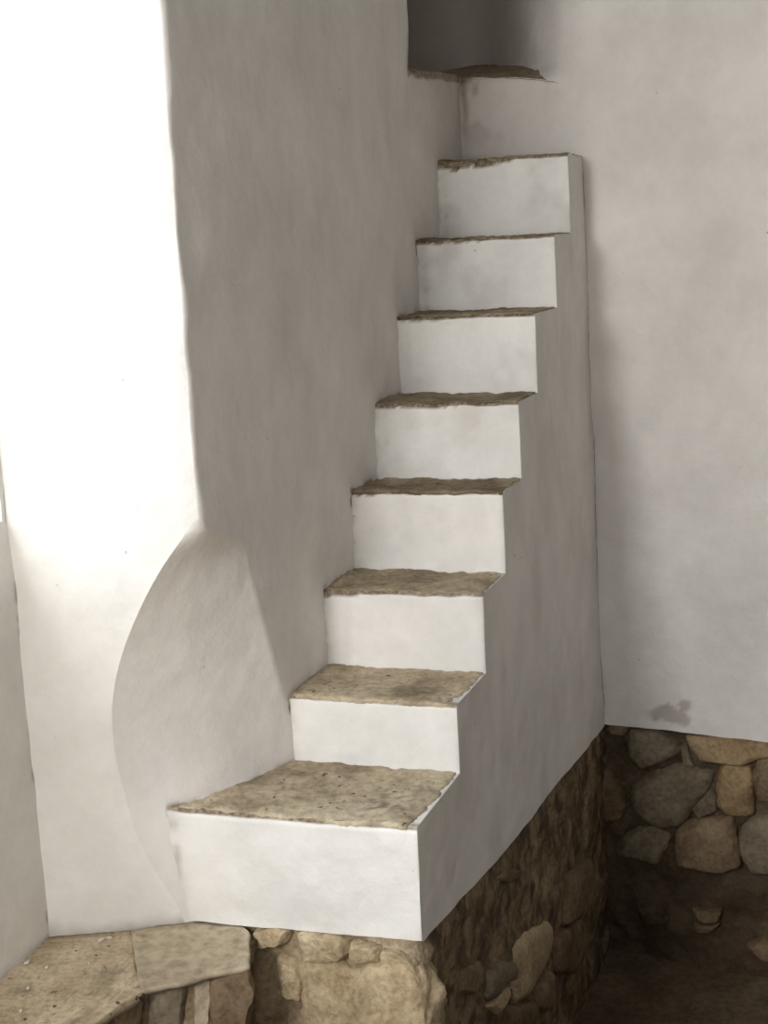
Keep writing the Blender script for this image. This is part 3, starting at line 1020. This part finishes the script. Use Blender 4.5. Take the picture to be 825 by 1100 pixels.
def slab(name, px, z, thick, mat, seed, label, cat, extra=None, ragged=0.004, rez=0.012, under=0.012):
    poly = [onz(x, y, z)[:2] for x, y in px] + (extra or [])
    poly = np.array(poly)
    cl = np.concatenate([poly, poly[:1]])
    L = np.concatenate([[0], np.cumsum(np.linalg.norm(np.diff(cl, axis=0), axis=1))])
    n = int(L[-1] / rez)
    t = np.linspace(0, L[-1], n, endpoint=False)
    ring = np.stack([np.interp(t, L, cl[:, 0]), np.interp(t, L, cl[:, 1])], -1)
    c = ring.mean(0)
    ring3 = np.concatenate([ring, np.zeros((n, 1))], 1)
    out = ring - c
    out /= np.linalg.norm(out, axis=1, keepdims=True)
    ring = ring + out * (ragged * fbm(ring3, 25, 3, seed))[:, None]
    V = []
    m = 0
    prof = [(1.0, -thick, -under), (1.0, -thick * .55, 0.0), (1.0, -0.006, 0.0015), (1.0, -0.001, -0.002)]
    for r, dz, o_ in prof:
        for p, q in zip(ring, out):
            V.append((*(c + (p - c) * r + q * o_), z + dz))
        m += 1
    for r in np.linspace(0.97, 0.03, 26):
        for p in ring:
            V.append((*(c + (p - c) * r), z))
        m += 1
    V.append((*c, z))
    V = np.array(V)
    V[n * 3:, 2] += 0.0035 * fbm(V[n * 3:], 9, 4, seed + 4, .6)
    faces = []
    for i in range(m - 1):
        for j in range(n):
            faces.append((i * n + j, i * n + (j + 1) % n, (i + 1) * n + (j + 1) % n, (i + 1) * n + j))
    for j in range(n):
        faces.append(((m - 1) * n + j, (m - 1) * n + (j + 1) % n, m * n))
    faces.append(tuple(range(n))[::-1])
    st_ = np.zeros(len(V))
    pa_ = np.zeros(len(V))
    d_edge = np.abs((V[:, 1] - bay_y(V[:, 0])))
    st_ = 0.75 * np.exp(-d_edge / 0.010)
    st_ = np.maximum(st_, 0.45 * sm(fbm(V, 18, 4, seed + 7), 0.35, .9))
    o = link(name, V, faces, mat, None, {'stain_shade': np.clip(st_, 0, 1), 'pale': pa_})
    return tag(o, label, cat)


slab('stone_slab', [(140, 1000), (165, 994), (180, 987), (205, 980), (240, 985), (258, 992), (268, 1001), (268, 1037), (240, 1042), (212, 1049),
                    (185, 1056), (153, 1062), (146, 1040)], 0.004, 0.022, M_SLAB, 410,
     'flat pale stone slab on the ledge, touching the lowest white step', 'stone slab')
slab('stone_slab', [(142, 998), (147, 1040), (153, 1063), (124, 1080), (100, 1099)], 0.0, 0.03, M_LEDGE, 430,
     'large sandy mortared slab in the corner, littered with white crumbs', 'stone slab',
     extra=[np.array([-.80, 2.46]), np.array([-.98, 2.02]), np.array([-1.22, 2.05]), np.array([-.94, 2.90]), np.array([-.868, 3.128]), np.array([-.66, 3.135])], rez=0.014)

# crumbs of fallen plaster and a few splinters on the sandy slab
CH = [((175 * .1697, 980 + 318 * .1697), .018, .006, 'elongated white plaster flake against the left wall on the sandy slab', 0.9, 'plaster_flake'),
      ((300 * .1697, 980 + 348 * .1697), .014, .006, 'thin white sliver lying a little right of the wall flake', 1.1, 'plaster_flake'),
      ((640 * .1697, 980 + 178 * .1697), .020, .007, 'bent white plaster flake at the foot of the bay wall', 0.6, 'plaster_flake'),
      ((690 * .1697, 980 + 160 * .1697), .016, .004, 'flat white sliver tight against the foot of the bay wall', 0.0, 'plaster_flake'),
      ((178 * .1697, 980 + 482 * .1697), .007, .006, 'small white plaster crumb in the middle of the sandy slab', .4, 'plaster_crumb'),
      ((565 * .1697, 980 + 322 * .1697), .006, .005, 'tiny white crumb on the sandy slab, nearest the pale slab', .2, 'plaster_crumb'),
      ((132 * .1697, 980 + 625 * .1697), .007, .006, 'white plaster crumb lowest down on the sandy slab', .7, 'plaster_crumb')]
for i, ((x, y), ln_, wd, lab, ang, nm) in enumerate(CH):
    p = onz(x, y, 0.004)
    n = 12
    V = []
    for zf, r in ((-.002, .8), (wd * .35, 1.0), (wd * .7, .6)):
        for a in np.linspace(0, 2 * math.pi, n, endpoint=False):
            rr = r * (1 + .25 * math.sin(3 * a + i) + .12 * math.sin(5 * a + 2 * i))
            u, v = ln_ * .5 * rr * math.cos(a), wd * .55 * rr * math.sin(a)
            V.append((u * math.cos(ang) - v * math.sin(ang), u * math.sin(ang) + v * math.cos(ang), zf))
    V.append((0, 0, wd * .75))
    fs = [(r * n + j, r * n + (j + 1) % n, (r + 1) * n + (j + 1) % n, (r + 1) * n + j) for r in range(2) for j in range(n)]
    fs += [(2 * n + j, 2 * n + (j + 1) % n, 3 * n) for j in range(n)] + [tuple(range(n))[::-1]]
    o = link(nm, V, fs, M_CHIP)
    o.location = p
    tag(o, lab, 'plaster crumb', 'plaster crumbs on the sandy slab')

# ------------------------------------------------------------------ left wall with its window opening, floor, ceiling
W0 = np.array([-.858, 3.112, 0])
WD = np.array([-.925 + .855, 2.906 - 3.112, 0])
WD /= np.linalg.norm(WD)
WN = np.array([-WD[1], WD[0], 0])
if WN[0] < 0:
    WN = -WN
SILL, HEAD, W_A, W_B = 1.03, 2.80, 0.02, 2.45
ws = np.concatenate([[-.03, -.004, 0.0, 0.004, 0.008, 0.012, 0.02], np.linspace(0.035, 2.45, 150), np.linspace(2.48, 2.6, 6)])
wz = np.concatenate([np.linspace(-.05, SILL, 70), np.linspace(SILL + .02, HEAD, 60), np.linspace(HEAD + .02, 3.05, 12)])
WS, WZ = np.meshgrid(ws, wz)
PWL = W0 + WS[..., None] * WD + WZ[..., None] * ZV
PWL = PWL + WN * und(PWL, .004, 150)[..., None]
sm_ = (WS[:-1, :-1] + WS[:-1, 1:]) / 2
zm_ = (WZ[:-1, :-1] + WZ[1:, :-1]) / 2
hole = (sm_ > W_A) & (sm_ < W_B) & (zm_ > SILL) & (zm_ < HEAD)
o = grid('wall_left', PWL, M_BAY, attrs={'stain_shade': np.clip(0.5 * sm(-WZ + .01 * fbm(PWL, 20, 2, 3), -.02, .01) + 0.8 * np.exp(-np.abs(WS - 0.002) / 0.004) * sm(fbm(PWL * np.array([0, 0, 1.0]), 16, 4, 12, .7), 0.05, 0.5), 0, 1)}, mask=~hole)
struct(o, 'shaded plastered wall strip at the far left, below the window opening')
# window reveal
TH = 0.10
rv = []
for (a, b) in (((W_A, SILL), (W_B, SILL)), ((W_B, SILL), (W_B, HEAD)), ((W_B, HEAD), (W_A, HEAD))):
    n = 24
    Pq = np.zeros((n, 8, 3))
    for i in range(n):
        f = i / (n - 1)
        s_ = a[0] + (b[0] - a[0]) * f
        z_ = a[1] + (b[1] - a[1]) * f
        for j in range(8):
            Pq[i, j] = W0 + WD * s_ + ZV * z_ - WN * TH * j / 7
    rv.append(Pq)
V = np.concatenate([r.reshape(-1, 3) for r in rv])
fs = []
for r_ in range(3):
    for i in range(23):
        for j in range(7):
            b_ = r_ * 24 * 8 + i * 8 + j
            fs.append((b_, b_ + 1, b_ + 9, b_ + 8))
o = link('window_1', V, fs, M_BAY)
struct(o, 'deep plastered reveal of the window opening in the left wall', 'window')

gx = np.linspace(-2.2, 3.6, 90)
gy = np.linspace(2.38, 5.6, 70)
GX, GY = np.meshgrid(gx, gy)
PFl = np.stack([GX, GY, np.full(GX.shape, PITZ)], -1)
PFl[..., 2] += 0.012 * fbm(PFl, 3, 4, 160)
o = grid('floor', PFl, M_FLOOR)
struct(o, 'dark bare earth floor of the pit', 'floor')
gx = np.linspace(-2.2, 3.6, 110)
gy = np.concatenate([np.linspace(-2.6, 2.38, 90), [2.392, 2.40, 2.402, 2.404]])
GX, GY = np.meshgrid(gx, gy)
PF2 = np.stack([GX, GY, np.full(GX.shape, -0.036)], -1)
PF2[..., 2] += 0.004 * fbm(PF2, 5, 4, 165)
PF2[-3, :, 2] = -0.05
PF2[-2, :, 2] = -0.5
PF2[-1, :, 2] = PITZ - 0.05
o = grid('floor', PF2, M_LEDGE)
struct(o, 'sandy earth floor in front of the pit', 'floor')
V = [(-2.4, -1.0, 3.02), (3.6, -1.0, 3.02), (3.6, 6.2, 3.02), (-2.4, 6.2, 3.02), (-2.4, -1.0, 3.12), (3.6, -1.0, 3.12), (3.6, 6.2, 3.12), (-2.4, 6.2, 3.12)]
o = link('ceiling', V, [(0, 1, 2, 3), (7, 6, 5, 4), (0, 4, 5, 1), (1, 5, 6, 2), (2, 6, 7, 3), (3, 7, 4, 0)], M_CEIL, smooth=False)
struct(o, 'plastered ceiling above the stairs', 'ceiling')

# ------------------------------------------------------------------ light
w = bpy.data.worlds.new('daylight')
bpy.context.scene.world = w
w.use_nodes = True
bg = w.node_tree.nodes['Background']
bg.inputs['Color'].default_value = (0.98, 0.95, 0.92, 1)
bg.inputs['Strength'].default_value = 0.12


def area(name, loc, target, sx, sy, power, color):
    d = bpy.data.lights.new(name, 'AREA')
    d.shape = 'RECTANGLE'
    d.size = sx
    d.size_y = sy
    d.energy = power
    d.color = color
    o = bpy.data.objects.new(name, d)
    o.location = loc
    from mathutils import Vector
    v = Vector(target) - Vector(loc)
    o.rotation_euler = v.to_track_quat('-Z', 'Y').to_euler()
    C.objects.link(o)
    return o


mid = W0 + WD * 0.72 + ZV * 1.95 - WN * 0.32
area('window_daylight', tuple(mid), tuple(mid + WN * 1.0), 1.4, 1.6, 33, (0.70, 0.86, 1.0))
area('front_left_key', (-2.41, -0.95, 2.48), (0.3, 4.0, 0.8), 1.0, 1.3, 176, (1.0, 0.985, 0.962))  # unseen key light placed at the front left; no door is modelled
area('front_fill', (-0.45, -1.3, 1.5), (0.0, 3.4, 0.5), 1.8, 1.4, 43, (1.0, 0.985, 0.96))  # soft fill added behind the camera to lift surfaces facing it

# ------------------------------------------------------------------ camera, colour
cam = bpy.data.cameras.new('camera')
cam.sensor_fit = 'VERTICAL'
cam.sensor_height = 36
cam.lens = 36 * F / 1100
cam.clip_start = 0.05
co = bpy.data.objects.new('camera', cam)
C.objects.link(co)
from mathutils import Matrix
xr = RT * math.cos(ROLL) - UP * math.sin(ROLL)
yr = RT * math.sin(ROLL) + UP * math.cos(ROLL)
zr_ = -FW
co.matrix_world = Matrix(((xr[0], yr[0], zr_[0], EYE[0]), (xr[1], yr[1], zr_[1], EYE[1]), (xr[2], yr[2], zr_[2], EYE[2]), (0, 0, 0, 1)))
sc = bpy.context.scene
sc.camera = co
vs = sc.view_settings
vs.view_transform = 'Standard'
vs.look = 'None'
vs.gamma = 1
vs.use_curve_mapping = False
vs.exposure = 0.0
